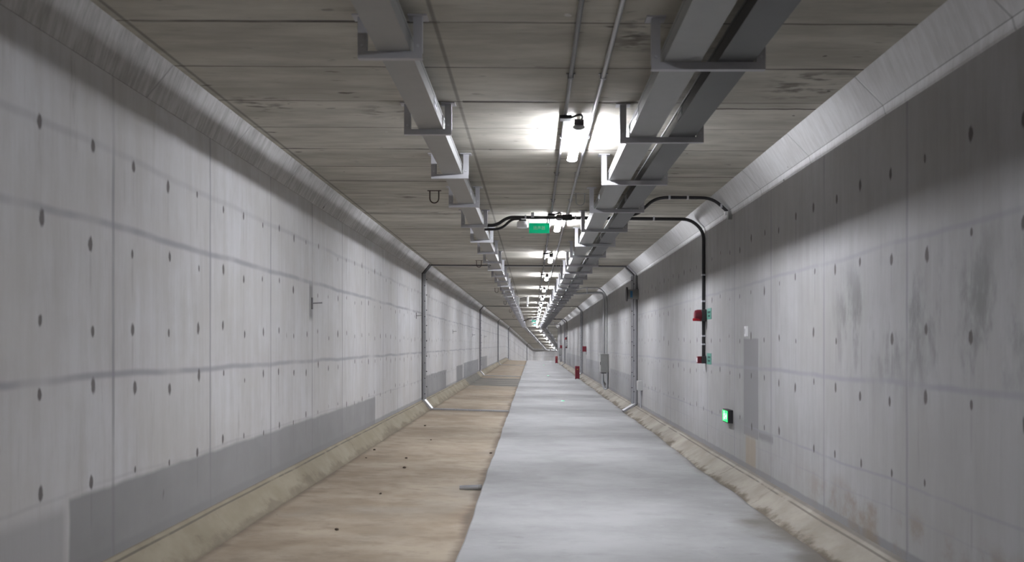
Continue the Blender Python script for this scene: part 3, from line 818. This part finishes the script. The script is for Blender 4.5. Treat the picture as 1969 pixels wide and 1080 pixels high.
# ------------------------------------------------------------------ red things far along the right side
def red_box(s, which):
    q = thing('fire_sign', 'red projecting fire sign on the right wall, %s' % which, 'sign', UR, s, -0.22)
    B().box(-0.185, 0.002, -0.03, 0.03, -0.125, 0.125, 0.004).build('panel', 'red', q)
    B().box(-0.03, 0.003, -0.05, 0.05, -0.05, 0.05, 0.004).build('wall_bracket', 'stub', q)
    B().cyl((-0.012, 0, -0.12), (-0.012, 0, -0.26), 0.008, 8).build('cable_tail', 'stub', q)
red_box(44.6, 'nearer one above the kerb')
red_box(81.0, 'farther one above the second cabinet')
def extinguisher_box(u, s, which, v):
    q = thing('extinguisher_box', 'upright red extinguisher box on the walkway edge, %s' % which, 'fire extinguisher box', u, s, v)
    B().box(-0.10, 0.10, -0.14, 0.14, 0.025, 0.60, 0.006).build('body', 'red', q)
    d = B().box(-0.094, 0.094, -0.150, -0.140, 0.035, 0.59, 0.003).build('door', 'red', q)
    B().box(0.062, 0.078, -0.162, -0.150, 0.27, 0.34).build('handle', 'stub', d)
    g = B().box(-0.028, 0.028, -0.1535, -0.150, 0.462, 0.474).box(-0.028, 0.028, -0.1535, -0.150, 0.44, 0.45).box(-0.028, -0.02, -0.1535, -0.150, 0.43, 0.48).box(0.018, 0.026, -0.1535, -0.150, 0.43, 0.48)
    g.build('lettering', 'yellow', d)
    for x in (-0.085, 0.085):
        B().box(x-0.02, x+0.02, -0.12, 0.12, 0.0, 0.026).build('foot', 'stub', q)
extinguisher_box(2.07, 44.5, 'the nearer one', -1.613)
extinguisher_box(2.03, 81.5, 'the farther one near the bend', -1.612)

# ------------------------------------------------------------------ hanging pair of boxes under the ceiling
c = ceil_v(-0.4)
q = thing('access_unit', 'grey hanging box beside the left cable tray, left of a cabled pair', 'ceiling unit', -0.585, 38, c, 'linked hanging boxes')
B().box(-0.06, 0.06, -0.05, 0.05, -0.34, -0.03, 0.008).build('body', 'box', q)
B().box(-0.02, 0.02, -0.02, 0.02, -0.03, 0.001).build('mount', 'zinc', q)
q = thing('access_unit', 'narrow grey hanging box nearer the lights, right of a cabled pair', 'ceiling unit', -0.19, 38, c, 'linked hanging boxes')
B().box(-0.04, 0.04, -0.05, 0.05, -0.34, -0.05, 0.008).build('body', 'box', q)
B().box(-0.015, 0.015, -0.02, 0.02, -0.05, 0.001).build('mount', 'zinc', q)
B().tube(rounded([(-0.02, 0, -0.34), (-0.02, 0, -0.40), (0.01, 0, -0.42), (0.0, 0, -0.34)], 0.03), 0.012).build('loop', 'white', q, True)
q = thing('cable', 'grey cable looping between the two hanging ceiling boxes', 'cable', -0.4, 38, c)
B().tube(rounded([(-0.13, 0, -0.14), (0.0, 0, -0.075), (0.10, 0, -0.045), (0.175, 0, -0.075)], 0.06), 0.012).build('cord', 'stub', q, True)
q = thing('hanging_sign', 'dark green hanging sign far away where the tunnel begins to bend', 'sign', 0.22, 80, 1.62)
B().box(-0.15, 0.15, -0.02, 0.02, -0.075, 0.075, 0.004).build('panel', 'sign_dark', q)
for x in (-0.12, 0.12):
    B().cyl((x, 0, 0.07), (x, 0, ceil_v(0.2)-1.62), 0.004, 6).build('rod', 'zinc', q)

# ------------------------------------------------------------------ lifting loops, wall pins
def loop(u, s, label, mat='rust', g='lifting loops in the ceiling'):
    v = ceil_v(u)
    q = thing('lifting_loop', label, 'hook', u, s, v, g)
    n = 8
    pts = [(-0.055, 0, 0.04), (-0.055, 0, -0.10)]+[(-0.055*math.cos(math.pi*i/n), 0, -0.10-0.055*math.sin(math.pi*i/n)) for i in range(1, n)]+[(0.055, 0, -0.10), (0.055, 0, 0.04)]
    B().tube(pts, 0.008, 8).build('bar', mat, q, True)
    B().box(-0.085, 0.085, -0.02, 0.02, -0.006, 0.001).build('plate', mat, q)
for n, s in enumerate((11.95, 21.9, 32.7, 42.8, 53.0, 62.8)):
    loop(-1.22, s, '%s rusty U loop in the ceiling left of the single tray' % ORD[n])
for n, s in enumerate((12.1, 22.2)):
    loop(0.60, s, '%s U loop in the ceiling between lights and right trays' % ORD[n], 'box_pale')
for n, (s, v) in enumerate(((11.56, 0.49), (21.9, 0.65), (32.0, 0.42), (42.3, 0.41), (53, 0.42))):
    q = thing('wall_pin', '%s steel pin sticking out of the left wall' % ORD[n], 'pin', UL, s, v, 'steel pins in the left wall')
    B().cyl((-0.01, 0, 0), (0.125, 0, 0.008), 0.009, 8).build('rod', 'conduit', q)
    B().box(-0.002, 0.006, -0.03, 0.03, -0.07, 0.07).build('socket_plate', 'stub', q)

# ------------------------------------------------------------------ on the floor
for n, (u, s) in enumerate(((0.85, 27.0), (0.79, 48.7), (0.86, 73.0))):
    q = thing('floor_marker', '%s small round green guide light set in the walkway' % ORD[n], 'guide light', u, s, -1.600, 'green guide lights in the walkway')
    B().lathe([(0.075, -0.012), (0.075, 0.004), (0.06, 0.009)], Matrix.Identity(4), 20).build('rim', 'zinc', q, True)
    B().lathe([(0.05, 0.006), (0.045, 0.016), (0.02, 0.019)], Matrix.Identity(4), 16).build('lens', 'led', q, True)
q = thing('pipe_end', 'short grey pipe end lying in dust against the walkway edge', 'pipe', -0.68, 10.72, -1.612)
B().tube([(-0.13, 0.03, 0.010), (0.0, 0.0, 0.018), (0.105, -0.03, 0.025)], 0.026, 12).build('tube', 'zinc', q, True)
B().cyl((0.085, -0.025, 0.0245), (0.11, -0.031, 0.0255), 0.029, 12).build('collar', 'conduit', q, True)
def clod_mesh(seed):
    rr = random.Random(seed)
    bm = bmesh.new(); bmesh.ops.create_icosphere(bm, subdivisions=2, radius=1.0)
    for v in bm.verts:
        k = 0.75+rr.random()*0.5
        v.co = Vector((v.co.x*k, v.co.y*k, v.co.z*k*0.6))
    me = D.meshes.new('clod'); bm.to_mesh(me); bm.free(); me.materials.append(M['clod'])
    return me
cm = [clod_mesh(i) for i in range(3)]
CL_PX = [(847, 820), (828, 846), (780, 882), (779, 899), (732, 950), (647, 1021), (943, 869), (681, 883), (707, 868)]
for n, (px, py) in enumerate([(-2.08, 18.6), (-1.69, 16.0), (-1.76, 13.4), (-1.65, 12.4), (-1.62, 10.25), (-1.68, 8.25), (-0.62, 14.3), (-2.30, 13.3), (-2.35, 14.3)]):
    o = D.objects.new('earth_clod', cm[n % 3]); COL.objects.link(o)
    r = (0.021, 0.014, 0.018)[n % 3]
    v = -1.57-0.055*(px+2.45)/1.89
    o.matrix_world = frame(px, py, v+r*0.35) @ Matrix.Rotation(n*1.3, 4, 'Z') @ Matrix.Diagonal((r, r, r, 1))
    tag(o, 'small dark clod of earth lying on the dusty brown floor', 'clod', 'earth clods on the dusty floor')

# ------------------------------------------------------------------ world, camera, view
w = D.worlds.new('World'); SC.world = w; w.use_nodes = True
w.node_tree.nodes['Background'].inputs[0].default_value = (0.02, 0.02, 0.022, 1)
w.node_tree.nodes['Background'].inputs[1].default_value = 0.0
cam = D.cameras.new('camera'); co = D.objects.new('camera', cam); COL.objects.link(co)
co.location = (0, 0, EYE); co.rotation_euler = (math.pi/2, 0, 0)
cam.sensor_width = 36.0; cam.sensor_fit = 'HORIZONTAL'
cam.lens = 36.0*1850/1969
cam.shift_x = -(1024-984.5)/1969
cam.shift_y = (661.5-540)/1969
cam.clip_end = 400; cam.clip_start = 0.05
cam.dof.use_dof = True; cam.dof.focus_distance = 22.0; cam.dof.aperture_fstop = 3.2
SC.camera = co
SC.view_settings.view_transform = 'Standard'
SC.view_settings.look = 'None'
SC.view_settings.gamma = 1.0
SC.view_settings.use_curve_mapping = False
SC.view_settings.exposure = 0.0
SC.cycles.max_bounces = 8; SC.cycles.diffuse_bounces = 6
SC.cycles.use_denoising = True
SC.cycles.caustics_reflective = False; SC.cycles.caustics_refractive = False
